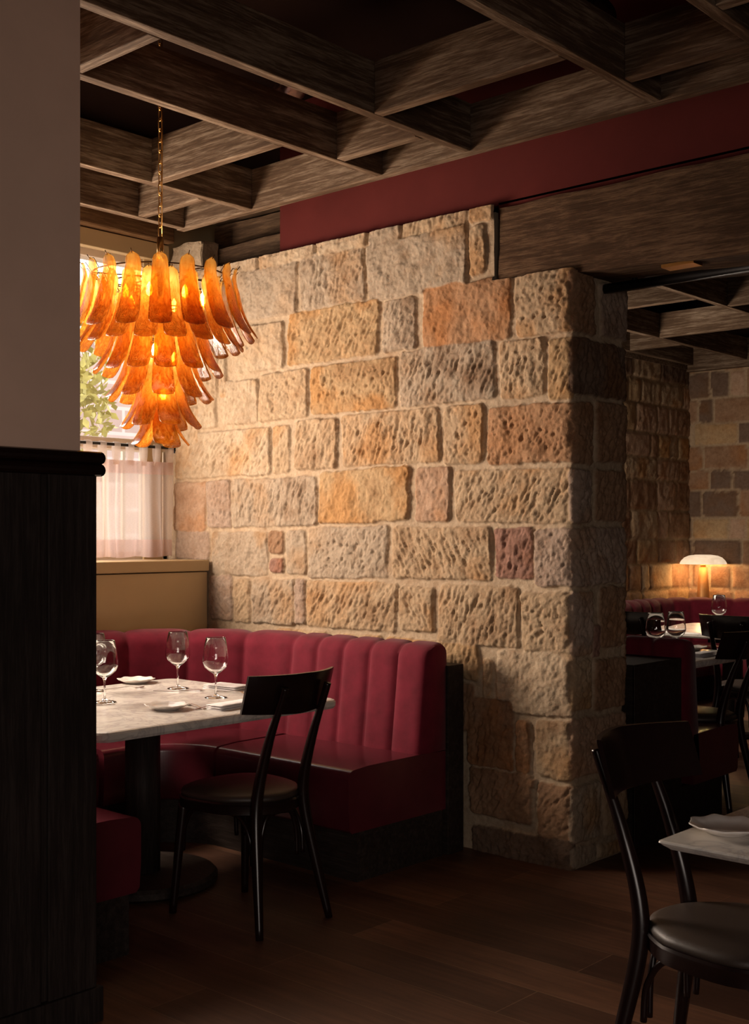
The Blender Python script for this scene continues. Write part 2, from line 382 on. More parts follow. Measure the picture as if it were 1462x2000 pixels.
PXS += [(544,637,1230,1262,BE),(659,747,1240,1275,BE),(757,937,1252,1318,YL),(790,930,1330,1420,BR),(945,962,1290,1366,BE),(972,1114,1274,1394,LB),
 (916,1005,1366,1498,BR),(1011,1037,1406,1512,BR),(1050,1115,1408,1520,BE),(921,1041,1506,1600,BR),(1016,1046,1522,1536,BR),(1053,1120,1532,1640,BR),(925,1120,1628,1688,DK)]
U0 = -5.45
stones = []
for x0, x1, y0, y1, k in PXS:
    xm = (x0+x1)/2; X0, _ = onY(x0, 1000, YW); X1, _ = onY(x1, 1000, YW)
    _, zt = onY(xm, y0, YW); _, zb = onY(xm, y1, YW)
    if x1 > 1102: X1 = XC+.012
    stones.append((X0-U0, X1-U0, zb, zt, k))
r5 = random.Random(5); x = -5.3
while x < -3.2:
    wd = r5.uniform(.18, .42); stones.append((x-U0, min(x+wd, -3.16)-U0, 2.79, 2.87, r5.choice([BE, GY, LB]))); x += wd+.02
x = -5.4   # left columns hidden behind the chandelier
for (a, b, z0, z1) in ((-5.4, -5.12, 2.45, 2.72), (-5.1, -4.86, 2.42, 2.74), (-5.4, -5.0, 2.14, 2.40), (-4.98, -4.93, 2.14, 2.40), (-5.42, -5.16, 1.9, 2.10), (-5.4, -5.1, .55, .85), (-5.07, -4.7, .5, .8)):
    stones.append((a-U0, b-U0, z0, z1, LB))
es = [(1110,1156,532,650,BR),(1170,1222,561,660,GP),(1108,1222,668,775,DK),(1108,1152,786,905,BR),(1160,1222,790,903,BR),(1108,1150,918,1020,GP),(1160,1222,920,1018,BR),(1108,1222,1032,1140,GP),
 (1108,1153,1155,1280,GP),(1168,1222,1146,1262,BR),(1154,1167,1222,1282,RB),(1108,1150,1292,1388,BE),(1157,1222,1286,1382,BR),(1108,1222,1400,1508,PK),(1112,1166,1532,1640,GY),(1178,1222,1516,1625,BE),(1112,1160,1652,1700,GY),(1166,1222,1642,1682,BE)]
UC = XC-U0
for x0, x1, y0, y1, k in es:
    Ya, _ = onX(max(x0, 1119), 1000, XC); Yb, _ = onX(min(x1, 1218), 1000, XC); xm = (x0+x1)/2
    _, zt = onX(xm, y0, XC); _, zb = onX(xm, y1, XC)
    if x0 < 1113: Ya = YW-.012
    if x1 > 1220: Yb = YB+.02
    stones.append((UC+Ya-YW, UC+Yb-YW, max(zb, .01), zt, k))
UE = UC+YB-YW
for i in range(14):
    z = i*.19; stones.append((UE+.03*(i % 2), UE+.3+.1*(i % 2), z+.01, z+.17, r5.choice([BR, BE, DK])))
    stones.append((UE+.34+.1*(i % 2), UE+.7, z+.01, z+.17, r5.choice([BR, BE, DK])))
def path_wrap(pts, rad):
    # rounded polyline: returns position & outward normal for arrays of u
    def f(u):
        x = np.zeros_like(u); y = np.zeros_like(u); nx = np.zeros_like(u); ny = np.zeros_like(u); acc = 0
        for i in range(len(pts)-1):
            a = np.array(pts[i]); b = np.array(pts[i+1]); L = np.linalg.norm(b-a); t = (b-a)/L; n = np.array([t[1], -t[0]])
            m = (u >= acc-1e-9) & ((u <= acc+L) | (i == len(pts)-2)); s = u-acc
            x = np.where(m, a[0]+t[0]*s, x); y = np.where(m, a[1]+t[1]*s, y); nx = np.where(m, n[0], nx); ny = np.where(m, n[1], ny)
            acc += L
        # soften corners by blending the normals and pulling inwards
        acc = 0
        for i in range(1, len(pts)-1):
            a = np.array(pts[i-1]); b = np.array(pts[i]); c = np.array(pts[i+1]); acc += np.linalg.norm(b-a)
            t1 = (b-a)/np.linalg.norm(b-a); t2 = (c-b)/np.linalg.norm(c-b); n1 = np.array([t1[1], -t1[0]]); n2 = np.array([t2[1], -t2[0]])
            s = np.clip((u-acc)/rad, -1, 1); m = np.abs(u-acc) < rad; w2 = (s+1)/2
            vx = n1[0]*(1-w2)+n2[0]*w2; vy = n1[1]*(1-w2)+n2[1]*w2; l = np.sqrt(vx*vx+vy*vy)
            nx = np.where(m, vx/l, nx); ny = np.where(m, vy/l, ny)
            pull = rad*.28*(1-np.abs(s))**1.5; d = (n1+n2)/np.linalg.norm(n1+n2)
            x = x-d[0]*np.where(m, pull, 0); y = y-d[1]*np.where(m, pull, 0)
        return (x, y), (nx, ny)
    return f
wall_main = stone_surface('wall_sandstone', path_wrap([(U0, YW), (XC, YW), (XC, YB), (-3.45, YB)], .035), UE+.7, 2.87, .0055, stones, (.50, .385, .265), seed=3,
    top=lambda u: np.where(u < -3.155-U0, 2.85, np.where(u < UC+.45, 2.515, 2.515)))
tag(MB().box((-5.44, YW+.03, 0), (-3.17, YB-.03, 2.83)).box((-3.17, YW+.03, 0), (XC-.03, YB-.03, 2.5)).build('core', plain('mortar_core', (.3, .22, .15), .95), wall_main))
def rand_stones(U, Z, seed, cols, c0=.2, z0=0):
    r = random.Random(seed); out = []; z = z0
    while z < Z:
        hh = r.uniform(.19, .27); u = -r.uniform(0, .3)
        while u < U:
            wd = r.choice([r.uniform(.14, .25), r.uniform(.35, .6), r.uniform(.3, .5)])
            out.append((u+.012, u+wd-.012, z+.012, z+hh-.012, r.choice(cols))); u += wd
        z += hh
    return out
FC = [BR, BR, YL, DK, BE, PK, BR]
stone_surface('wall_far_left', path_wrap([(-5.44, 10.55), (-5.44, 4.6)][::-1][::1], .01), 5.95, 3.0, .02, rand_stones(5.95, 3.0, 11, FC), (.42, .30, .18), seed=21, relief=.022)
stone_surface('wall_far_back', lambda u: ((u*1-5.5, np.full_like(u, 10.5)), (np.zeros_like(u), -np.ones_like(u))), 8.6, 3.0, .02, rand_stones(8.6, 3.0, 14, FC+[DK, DK]), (.42, .31, .20), seed=31, relief=.022)
sh = MB(); sh.box((-5.6, 4.72, 0), (-5.50, 11, 3.62)); sh.box((-5.6, 10.58, 0), (3.2, 10.7, 3.62))
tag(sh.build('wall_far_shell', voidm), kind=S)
tag(MB().box((3.0, -2.6, 0), (3.1, 10.6, 3.62)).build('wall_right', dimwall), kind=S)
tag(MB().box((-5.6, -2.5, 0), (3.0, -2.4, 3.62)).build('wall_behind', dimwall), kind=S)
# window wall (x = -5.45): a full-height side with one visible opening
WX = -5.45
ww = MB(); ww.box((WX-.25, -2.4, 0), (WX, 1.7, 3.62)); ww.box((WX-.25, 1.7, 0), (WX, YB, 1.25)); ww.box((WX-.25, 1.7, 2.95), (WX, YB, 3.62)); ww.box((WX-.25, 4.33, 1.25), (WX-.02, YB, 2.95)); ww.box((WX-.25, 3.45, 1.25), (WX-.02, 3.62, 2.95))
tag(ww.build('wall_window_side', cream), kind=S)
def window(name, y0, y1):
    f = MB(); xa, xb = WX-.12, WX-.02; t = .05
    f.box((xa, y0, 1.25), (xb, y0+t, 2.95)); f.box((xa, y1-t, 1.25), (xb, y1, 2.95)); f.box((xa, y0, 2.90), (xb, y1, 2.95)); f.box((xa, y0, 1.25), (xb, y1, 1.31)); f.box((xa-.01, y0, 1.87), (xb+.02, y1, 1.93))
    o = tag(f.build(name, frame_m, bevel=.004), kind=S)
    tag(MB().box((WX-.08, y0+t, 1.3), (WX-.074, y1-t, 2.91)).build('pane', pane_m, o)); return o
window('window_1', 3.62, 4.33); window('window_2', 1.72, 3.45)
tag(MB().box((WX, 1.6, 2.935), (WX+.05, YW-.02, 3.03)).box((WX, 4.12, 1.25), (WX+.015, YW-.04, 2.94)).build('trim_1', cream, bevel=.004), label='cream painted window header', kind=S)
# sill cabinet
sc_ = thing('sill_cabinet', 'cream painted cabinet with overhanging ledge under the curtained window', 'cabinet', (-5.2, 3.0, 0))
MB().box((-.21, -1.3, 0), (.135, 1.265, 1.20)).build('body', cream, sc_, bevel=.003)
MB().box((-.24, -1.3, 1.205), (.15, 1.268, 1.265)).build('ledge', cream, sc_, bevel=.006)
# red panel, lintel
tag(MB().box((-4.56, YW+.04, 2.86), (2.9, YW+.07, 3.62)).box((-3.16, YW+.04, 2.80), (2.9, YW+.07, 2.87)).build('wall_upper_red', redpaint), kind=S)
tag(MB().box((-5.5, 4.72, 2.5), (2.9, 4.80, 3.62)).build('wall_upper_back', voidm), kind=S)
def rough_beam(name, x0, x1, y0, y1, zt, zb, mat, amp=.012, seed=1, res=.03, parent=None):
    # zb(x): underside height. closed profile ring swept along x, displaced with noise
    nx = int((x1-x0)/res)+1; ring = []
    def side(a, b, n): return [(a[0]+(b[0]-a[0])*i/n, a[1]+(b[1]-a[1])*i/n) for i in range(n)]
    unit = side((0, 1), (0, 0), 12)+side((0, 0), (1, 0), 12)+side((1, 0), (1, 1), 12)+side((1, 1), (0, 1), 12)
    X = np.linspace(x0, x1, nx); vs = []; m = len(unit)
    for i, xx in enumerate(X):
        for k, (a, b) in enumerate(unit):
            y = y0+(y1-y0)*a; z = zb(xx)+(zt-zb(xx))*b; vs.append([xx, y, z])
    V = np.array(vs); n1 = fbm(V[:, 0]*3+V[:, 1]*4, V[:, 2]*9, seed, 4)-.5; n2 = fbm(V[:, 0]*2.3+7, V[:, 1]*6+V[:, 2]*3, seed+9, 4)-.5
    V[:, 1] += n1*amp*2; V[:, 2] += n2*amp*2
    fs = [(i*m+k, i*m+(k+1) % m, (i+1)*m+(k+1) % m, (i+1)*m+k) for i in range(nx-1) for k in range(m)]
    fs += [tuple(range(m))[::-1], tuple((nx-1)*m+k for k in range(m))]
    return mesh(name, V.tolist(), fs, mat, parent, False)
lb = rough_beam('old_lintel_beam', -3.135, 2.6, YW+.01, YB-.02, 2.835, lambda x: 2.525-(x+3.135)*.062 if x < -1.5 else 2.42, lintel_m, .014, 4)
tag(lb, 'massive cracked old timber lintel beam spanning the stone opening', 'beam')
MB().box((-2.36, 4.325, 2.463), (-2.22, 4.40, 2.476)).build('fixing_plate', brass, lb)
rod = thing('overhead_rail', 'dark metal rail hung under the timber lintel beam', 'rail', (-2.76, 4.52, 2.44))
MB().tube([(0, 0, .02), (3.5, 0, .0)], .021, 14).build('tube', darkmet, rod, True)
MB().tube([(.17, 0, .035), (.17, 0, .07)], .012, 8).tube([(.17, 0, .06), (.17, 0, .085)], .025, 8).build('bracket', darkmet, rod)
# ceiling lattice
TJ = .05
def jbox(x0, x1, y0, y1, z0=3.0, z1=3.2):
    dz = random.uniform(-.002, .002)
    return MB().box((x0, y0, z0+dz), (x1, y1, z1))
random.seed(8)
JX = [-4.98, -4.46, -3.60, -3.11, -2.23, -1.72, -.85]
for jx in JX:
    tag(jbox(jx, jx+TJ, -2.35, 3.998).build('joist', joist_y, ceil, bevel=.004))
tag(jbox(-5.0, 2.9, 4.0, 4.05).build('cross_beam', joist_x, ceil, bevel=.004))
for a, b, y in ((-4.98, -4.46, 3.70), (-4.46, -3.60, 3.385), (-3.60, -3.11, 3.70), (-3.60, -3.11, 2.377), (-3.11, -2.23, 3.395), (-2.23, -1.72, 3.73), (-1.72, -.85, 3.39), (-4.46, -3.60, 1.9), (-2.23, -1.72, 2.4), (-.85, 2.9, 3.73)):
    tag(jbox(a+TJ+.001, b-.001, y, y+TJ).build('nogging', joist_x, ceil, bevel=.004))
for jx in (-5.40, -4.87, -3.85, -3.0, -2.1):
    tag(jbox(jx, jx+TJ, 4.84, 10.46).build('joist', joist_y, ceil, bevel=.004))
for a, b, y in ((-5.40, -4.87, 9.25), (-5.40, -4.87, 7.4), (-4.87, -3.85, 8.8), (-4.87, -3.85, 7.5), (-3.85, -3.0, 7.9), (-3.0, -2.1, 8.6), (-3.85, -3.0, 9.4), (-3.0, -2.1, 7.2), (-4.87, -3.85, 6.0)):
    tag(jbox(a+TJ+.001, b-.001, y, y+TJ).build('nogging', joist_x, ceil, bevel=.004))
tag(MB().box((-5.44, 10.42, 2.94), (2.9, 10.48, 3.2)).box((-5.47, 4.84, 2.96), (-5.41, 10.42, 3.2)).build('wall_plate', joist_x, ceil))
tm = MB(); tm.box((WX+.0, -2.3, 3.035), (WX+.10, 4.27, 3.16)); tm.box((WX-.0, -2.3, 3.165), (WX+.07, 4.27, 3.45))
tag(tm.build('window_head_timber', wood('brown_timber_y', 1, (.05, .022, .01), (.14, .075, .035), (.26, .16, .08), .7), ceil, bevel=.01))
for i, (z0, z1, y) in enumerate(((2.86, 3.0, 4.42), (3.02, 3.16, 4.52), (3.18, 3.3, 4.45))):
    o = rough_beam('void_timber', -5.3, -4.5, y, y+.16, z1, lambda x, z0=z0: z0, wood('void_timber_%s' % 'abc'[i], 0, (.02, .01, .006), (.06, .035, .02), (.13, .08, .045), .8), .012, 20+i)
    o.parent = ceil
tag(MB().box((-3.23, -1, 3.12), (-3.17, 3.68, 3.14)).build('service_tray', plain('rust_red_tray', (.30, .05, .025), .4), ceil, bevel=.003))
tag(MB().box((-2.05, 1.5, 3.40), (-1.2, 3.3, 3.42)).build('red_panel', redpaint, ceil))
def duct(name, pts, r, label, seed):
    P = crv(pts, 10); m = MB().tube(P, r, 20); V = np.array(m.v); n = fbm(V[:, 0]*22+V[:, 2]*9, V[:, 1]*22, seed, 3)-.5
    c = np.repeat(np.array([list(p) for p in P]), 20, 0); d = V-c; m.v = (c+d*(1+n[:, None]*.55)).tolist()
    o = m.build(name, foil, None, True); return tag(o, label, 'duct')
duct('foil_duct', [(-3.05, 2.0, 3.36), (-2.7, 2.7, 3.38), (-2.3, 3.1, 3.42), (-1.9, 3.9, 3.42)], .10, 'wrinkled foil duct hanging above the joists at the top middle', 3)
duct('foil_duct', [(-5.2, 2.9, 3.36), (-4.3, 2.75, 3.34), (-3.75, 2.7, 3.40)], .07, 'wrinkled foil duct above the joists left of the chandelier chain', 5)
duct('foil_duct', [(-3.75, 3.6, 3.30), (-3.4, 3.3, 3.30), (-3.32, 2.4, 3.30)], .06, 'thin foil duct showing between the two middle joists', 7)
duct('foil_duct', [(-2.95, 3.62, 3.25), (-2.6, 3.85, 3.27), (-2.3, 3.8, 3.3)], .055, 'small foil duct end behind the big cross timber', 9)
pp = MB()
for dy in (0, .06): pp.tube([(-5.4, 2.58+dy, 3.26), (-4.2, 2.58+dy, 3.26)], .012, 8)
tag(pp.build('copper_pipes', plain('dull_copper', (.35, .13, .09), .35, .9), None, True), 'pair of thin reddish pipes above the left joists', 'pipes')
# quoin stone at the window corner
random.seed(3)
def rock(name, a, b, c, label, cat, seed=2):
    V = []; F = []; n = 10
    m = MB()
    for ax in range(3):
        for sgn in (0, 1):
            base = len(m.v)
            for i in range(n+1):
                for j in range(n+1):
                    p = [0, 0, 0]; p[ax] = sgn; p[(ax+1) % 3] = i/n; p[(ax+2) % 3] = j/n
                    m.v.append(tuple(a[k]+(b[k]-a[k])*p[k] for k in range(3)))
            for i in range(n):
                for j in range(n):
                    q = (base+i*(n+1)+j, base+(i+1)*(n+1)+j, base+(i+1)*(n+1)+j+1, base+i*(n+1)+j+1)
                    m.f.append(q if sgn else q[::-1])
    V = np.array(m.v); ce = (np.array(a)+np.array(b))/2
    d = V-ce; h = (np.array(b)-np.array(a))/2; e = np.abs(d)/h; cr = (e > .999).sum(1)
    V = ce+d*(1-np.where(cr >= 2, .05, 0))[:, None]
    for k in range(3): V[:, k] += (fbm(V[:, (k+1) % 3]*14+3*k, V[:, (k+2) % 3]*14+V[:, k]*9, seed+k, 4)-.5)*.03
    m.v = V.tolist(); o = m.build(name, None, None, False)
    at = o.data.color_attributes.new('Col', 'FLOAT_COLOR', 'POINT'); at.data.foreach_set('color', list((*[.85*q for q in c], 1))*len(m.v)); o.data.materials.append(stone_m)
    return tag(o, label, cat)
rock('quoin_stone', (-5.42, YW+.0, 2.855), (-5.15, YW+.14, 3.03), LB, 'rough pale sandstone block on top of the wall by the window', 'stone')
rock('wall_bolt', (-4.58, YW+.06, 2.845), (-4.565, YW+.075, 2.90), DK, 'short metal stub on the wall top beside the red panel', 'bolt', 5)
# exterior
def ext_brick():
    m, nt, b = newmat('outdoor_masonry'); br = nt.nodes.new('ShaderNodeTexBrick'); nt.links.new(mapped(nt, (1, 1, 1), (0, PI/2, 0)), br.inputs[0])
    v = nt.nodes.new('ShaderNodeCombineXYZ'); tc = nt.nodes.new('ShaderNodeTexCoord'); sx = nt.nodes.new('ShaderNodeSeparateXYZ'); nt.links.new(tc.outputs['Object'], sx.inputs[0])
    nt.links.new(sx.outputs['Y'], v.inputs[0]); nt.links.new(sx.outputs['Z'], v.inputs[1]); nt.links.new(v.outputs[0], br.inputs['Vector'])
    for k, val in (('Scale', 1), ('Mortar Size', .02), ('Brick Width', .62), ('Row Height', .28)): br.inputs[k].default_value = val
    br.inputs['Color1'].default_value = (.27, .19, .18, 1); br.inputs['Color2'].default_value = (.42, .33, .31, 1); br.inputs['Mortar'].default_value = (.5, .43, .42, 1)
    nt.links.new(br.outputs['Color'], b.inputs['Base Color']); b.inputs['Roughness'].default_value = .9; return m
tag(MB().box((-11.3, 2, -1), (-11.0, 14, 3.6)).build('street_wall', ext_brick()), 'pale masonry building wall across the street outside', 'wall')
tag(MB().box((-14, -3, -.6), (-5.72, 14, -.5)).build('street_ground', plain('pavement', (.5, .46, .43), .9)), kind=S)
rl = thing('street_railing', 'white metal railing with upright bars outside the window', 'railing', (-7.2, 5.5, -.5))
MB().box((-.02, -2, 2.55), (.02, 2, 2.60)).build('top_rail', frame_m, rl); MB().box((-.02, -2, .2), (.02, 2, .25)).build('bottom_rail', frame_m, rl)
for i in range(26): MB().box((-.012, -2+i*.16, 0), (.012, -1.976+i*.16, 2.56)).build('bar', frame_m, rl)
leafm = plain('yellow_green_leaves', (.42, .38, .10), .6, nscale=8, namt=.35)
rt = random.Random(4); tr = thing('street_tree', 'yellow green leafy tree outside behind the chandelier', 'tree', (-8.95, 5.75, -.5))
MB().tube([(0, 0, 0), (.05, .1, 1.6), (-.1, .3, 3.2)], [.09, .07, .03], 8).tube([(.03, .08, 1.5), (.3, -.5, 2.8)], [.05, .02], 6).build('trunk', plain('bark', (.12, .08, .05), .9), tr, True)
lf = MB()
for i in range(1100):
    a, b_, r = rt.uniform(0, 2*PI), rt.gauss(0, .35), rt.random()**.5*.62
    c = Vector((math.cos(a)*r*.8, math.sin(a)*r, 3.25+b_*.75-abs(r)*.2)); n = len(lf.v)
    d1 = Vector((rt.gauss(0, 1), rt.gauss(0, 1), rt.gauss(0, 1))).normalized(); d2 = d1.cross(Vector((rt.gauss(0, 1), rt.gauss(0, 1), rt.gauss(0, 1)))).normalized()
    for s, t in ((-1, 0), (0, -.5), (1, 0), (0, .5)): lf.v.append(tuple(c+d1*s*.06+d2*t*.06))
    lf.f.append((n, n+1, n+2, n+3))
lf.build('foliage', leafm, tr)
# front-left partition pier
PX_ = -2.93
pier = tag(MB().box((PX_-.30, -2.3, 1.62), (PX_-.005, 2.0, 3.6)).build('wall_left', plaster), kind=S)
pl = MB(); pl.box((PX_-.33, -2.3, 0), (PX_, 2.045, 1.60)); pl.box((PX_+.0, 1.0, 0), (PX_+.012, 1.862, 1.59)); pl.box((PX_, 1.885, 0), (PX_+.012, 2.045, 1.59)); pl.box((PX_, -2.3, 0), (PX_+.025, 2.06, .10))
tag(pl.build('wainscot', oak_x, pier, bevel=.003), label='dark oak wainscot panelling')
def bull(z):
    # half-round nosing running along the wall and round its end
    P = [(PX_+.012, -2.3, z), (PX_+.012, 2.045, z), (PX_-.34, 2.045, z)]
    return P
cp = MB()
for z in (1.587, 1.622):
    cp.tube([(PX_+.012, -2.3, z), (PX_+.012, 2.055, z)], .018, 14)
    cp.tube([(PX_+.012, 2.058, z), (PX_-.34, 2.058, z)], .018, 14)
    cp.box((PX_-.33, -2.3, z-.0178), (PX_+.012, 2.06, z+.0178))
tag(cp.build('cap_moulding', chair_m, pier, bevel=0), label='double rounded dark cap moulding')
# ---------------------------------------------------------------- banquettes
def upath(n=14, R=.75, xe=-3.3, yt=3.97, yb=2.03, xb=-4.87):
    # front line of the backrest; (x, y, inward nx, ny, arclength)
    pts = []
    def add(x, y, nx, ny): pts.append((x, y, nx, ny))
    L = 40
    cxx = xb+R
    for i in range(L): add(xe+(cxx-xe)*i/L, yt, 0, -1)
    for i in range(n*3+1):
        a = PI/2+(PI/2)*i/(n*3); add(cxx+R*math.cos(a), yt-R+R*math.sin(a), -math.cos(a), -math.sin(a))
    L2 = 12
    for i in range(1, L2): add(xb, yt-R+(yb+R-(yt-R))*i/L2, 1, 0)
    for i in range(n*3+1):
        a = PI+(PI/2)*i/(n*3); add(cxx+R*math.cos(a), yb+R+R*math.sin(a), -math.cos(a), -math.sin(a))
    for i in range(1, L+1): add(cxx+(xe-cxx)*i/L, yb, 0, 1)
    # densify
    out = []
    for i in range(len(pts)-1):
        a, b = pts[i], pts[i+1]; d = math.dist(a[:2], b[:2]); k = max(1, int(d/.009))
        for j in range(k):
            t = j/k; q = [a[m]*(1-t)+b[m]*t for m in range(4)]; l = math.hypot(q[2], q[3]); q[2] /= l; q[3] /= l; out.append(q)
    out.append(list(pts[-1])); s = 0; res = []
    for i, q in enumerate(out):
        if i: s += math.dist(q[:2], out[i-1][:2])
        res.append((*q, s))
    return res
def sweep(path, prof, fn=None, loc=(0, 0, 0)):
    m = MB(); k = len(prof)
    for (x, y, nx, ny, s) in path:
        for q, (w_, z, ow, oz) in enumerate(prof):       # w inward distance; (ow,oz) outward normal of the profile
            b = fn(s) if fn else 0
            ww_ = w_+ow*b; zz = z+oz*b
            m.v.append((x+nx*ww_-loc[0], y+ny*ww_-loc[1], zz-loc[2]))
    for i in range(len(path)-1):
        for q in range(k):
            r = (q+1) % k; m.f.append((i*k+q, (i+1)*k+q, (i+1)*k+r, i*k+r))
    n = len(path)
    m.f.append(tuple(range(k))); m.f.append(tuple((n-1)*k+q for q in reversed(range(k)))); return m
def back_prof(zb=.43, zt=.92, th=.17, r=.07):
    P = [(-th, zb, -1, 0), (-th, zt-.04, -1, 0)]
    for i in range(5): a = PI-PI/2*i/4; P.append((-th+.04+.04*math.cos(a), zt-.04+.04*math.sin(a), math.cos(a), math.sin(a)))
    for i in range(9):
        a = PI/2-PI/2*i/8; P.append((-.03-r+r*math.cos(a)+.0, zt-r+r*math.sin(a), math.cos(a), math.sin(a)*.55))
    for t in (.2, .4, .6, .8): P.append((-.03+.045*t, zt-r+(zb-zt+r)*t, 1, 0))
    P.append((.015, zb, 1, 0)); return P
def channels(width, off=0, depth=.016, corner=None):
    def f(s):
        t = ((s+off)/width) % 1.0
        if corner and corner[0] < s < corner[1]: t = ((s-corner[0])/((corner[1]-corner[0])/round((corner[1]-corner[0])/.27))) % 1.0
        return depth*(max(0, 1-abs(2*t-1)**5))-depth*.2
    return f
def seat_prof(w0=-.165, w1=.46, zb=.20, zt=.455, r=.035):
    P = [(w0, zb, 0, 0), (w0, zt, 0, 1)]
    for t in (.3, .6, .85): P.append((w0+(w1-w0-r)*t, zt+.006, 0, 1))
    for i in range(6): a = PI/2-PI/2*i/5; P.append((w1-r+r*math.cos(a), zt-r+r*math.sin(a), 0, 0))
    P += [(w1, zb+.1, 0, 0), (w1-.006, zb+.015, 0, 0), (w1-.02, zb, 0, 0)]; return P
def cut(path, s0, s1): return [p for p in path if s0 <= p[4] <= s1]
bp = upath(); Ltot = bp[-1][4]; L1 = 3.3-4.12; LA = .82; LB_ = LA+.75*PI/2
b1 = thing('banquette', 'large burgundy U shaped banquette with velvet channel back against the sandstone wall', 'banquette', (-4.1, 3.0, 0))
lo = (-4.1, 3.0, 0)
mid = Ltot/2
sweep(bp, back_prof(.459), channels(.165, .0, .016, (.825, Ltot-.825)), lo).build('backrest', velvet, b1, True).modifiers.new('e', 'EDGE_SPLIT').split_angle = math.radians(60)
for s0, s1 in ((0, LA), (LA+.012, LB_+.1), (LB_+.112, Ltot-LB_-.112), (Ltot-LB_-.1, Ltot-LA-.012), (Ltot-LA, Ltot)):
    P = cut(bp, s0, s1); o = sweep(P, seat_prof(), None, lo).build('seat_cushion', leather, b1, True)
    o.modifiers.new('e', 'EDGE_SPLIT').split_angle = math.radians(50)
sweep(bp, [(-.14, 0, 0, 0), (-.14, .2, 0, 0), (.41, .2, 0, 0), (.41, 0, 0, 0)], None, lo).build('plinth', oak_h, b1)
MB().box((-5.04+4.1, YW-.16-3, 0), (-3.285+4.1, YW-.05-3, .828)).build('back_panel', oak_h, b1, bevel=.003)
# second banquette behind the stone wall
b2 = thing('banquette', 'burgundy banquette beyond the opening, its dark oak box back to the stone wall end', 'banquette', (-3.6, 5.2, 0))
MB().box((-1.0, -.44, 0), (.87, 0, .82)).box((.86, -.44, 0), (.872, -.03, .815)).build('oak_box', oak_h, b2, bevel=.003)
p2 = [(-2.73-i*.01, 5.37, 0, 1, i*.01) for i in range(0, 180)]
sweep(p2, back_prof(.30, .895, .17), channels(.165), (-3.6, 5.2, 0)).build('backrest', velvet, b2, True).modifiers.new('e', 'EDGE_SPLIT').split_angle = math.radians(60)
sweep(p2, seat_prof(-.05, .43, .2, .44), None, (-3.6, 5.2, 0)).build('seat_cushion', leather, b2, True).modifiers.new('e', 'EDGE_SPLIT').split_angle = math.radians(50)
MB().box((-.9, .0, 0), (.85, .46, .2)).build('plinth', oak_h, b2)
# third banquette in the far corner
b3 = thing('banquette', 'burgundy velvet banquette in the far corner below the mushroom lamp', 'banquette', (-4.4, 9.7, 0))
p3 = []; s = 0; pr_ = None
raw = [(-5.17, 6.6+.02*i, 1, 0) for i in range(145)]+[(-4.67-.5*math.cos(a), 9.5+.5*math.sin(a), math.cos(a), -math.sin(a)) for a in [PI/2*i/40 for i in range(41)]]+[(-4.67+.02*i, 10.0, 0, -1) for i in range(1, 260)]
for q in raw[::-1]:
    if pr_: s += math.dist(q[:2], pr_[:2])
    p3.append((*q, s)); pr_ = q
l3 = (-4.4, 9.7, 0)
sweep(p3, back_prof(.42, .83, .17), channels(.165), l3).build('backrest', velvet, b3, True)
sweep(p3, seat_prof(-.1, .45), None, l3).build('seat_cushion', leather, b3, True)
sweep(p3, [(-.14, 0, 0, 0), (-.14, .2, 0, 0), (.41, .2, 0, 0), (.41, 0, 0, 0)], None, l3).build('plinth', oak_h, b3)
sweep(p3, [(-.19, 0, 0, 0), (-.19, .80, 0, 0), (-.172, .80, 0, 0), (-.172, 0, 0, 0)], None, l3).build('ledge', oak_h, b3)
MB().box((-.95+.0, .48, .78), (4.6, .78, .80)).build('shelf', oak_h, b3)
# ---------------------------------------------------------------- tables
def table(name, label, x0, x1, y0, y1, group='marble topped bistro tables', ped=True, zt=.73, cham=.05, thin=False):
    cx_, cy_ = (x0+x1)/2, (y0+y1)/2
    t = thing(name, label, 'table', (cx_, cy_, 0), 0, group)
    hx, hy = (x1-x0)/2, (y1-y0)/2; out = []
    for (sx, sy) in ((1, 1), (-1, 1), (-1, -1), (1, -1)):
        c0 = (sx*(hx-cham), sy*(hy-cham)); st = {(1, 1): 0, (-1, 1): PI/2, (-1, -1): PI, (1, -1): 1.5*PI}[(sx, sy)]
        for i in range(7):
            a = st+PI/2*i/6; out.append((c0[0]+cham*math.cos(a), c0[1]+cham*math.sin(a)))
    m = MB(); k = len(out); ring = []
    prof = [(-.014, -.038), (-.006, -.036), (0, -.026), (0, -.010), (-.004, -.003), (-.012, 0)]
    if thin: prof = [(-.030, -.024), (-.018, -.020), (-.006, -.011), (0, -.005), (-.001, -.002), (-.006, 0)]
    for (o_, z) in prof:
        for (x, y) in out:
            l = 1+o_/hx; m.v.append((x*l, y*(1+o_/hy), zt+z))
    for r in range(len(prof)-1):
        for i in range(k): j = (i+1) % k; m.f.append((r*k+i, r*k+j, (r+1)*k+j, (r+1)*k+i))
    m.f.append(tuple(reversed(range(k)))); m.f.append(tuple((len(prof)-1)*k+i for i in range(k)))
    m.build('tabletop', marble_m, t)
    MB().tube([(0, 0, .05), (0, 0, zt-.07)], .07, 28, cap=True).build('column', oak_x, t, True)
    MB().box((-.30, -.04, zt-.075), (.30, .04, zt-.039)).box((-.04, -.30, zt-.075), (.04, .30, zt-.039)).build('support_frame', darkmet, t)
    MB().lathe([(0, 0), (.285, 0), (.30, .012), (.30, .035), (.288, .048), (0, .05)], 48).build('base', oak_h, t, True).modifiers.new('e', 'EDGE_SPLIT').split_angle = math.radians(40)
    return t
t1 = table('bistro_table', 'square white veined marble table inside the burgundy booth under the chandelier', -4.49, -3.40, 2.40, 3.57)
t2 = table('bistro_table', 'marble table at the bottom right, only its left corner in view', -1.31, -.41, 2.38, 3.25, cham=.012, thin=True)
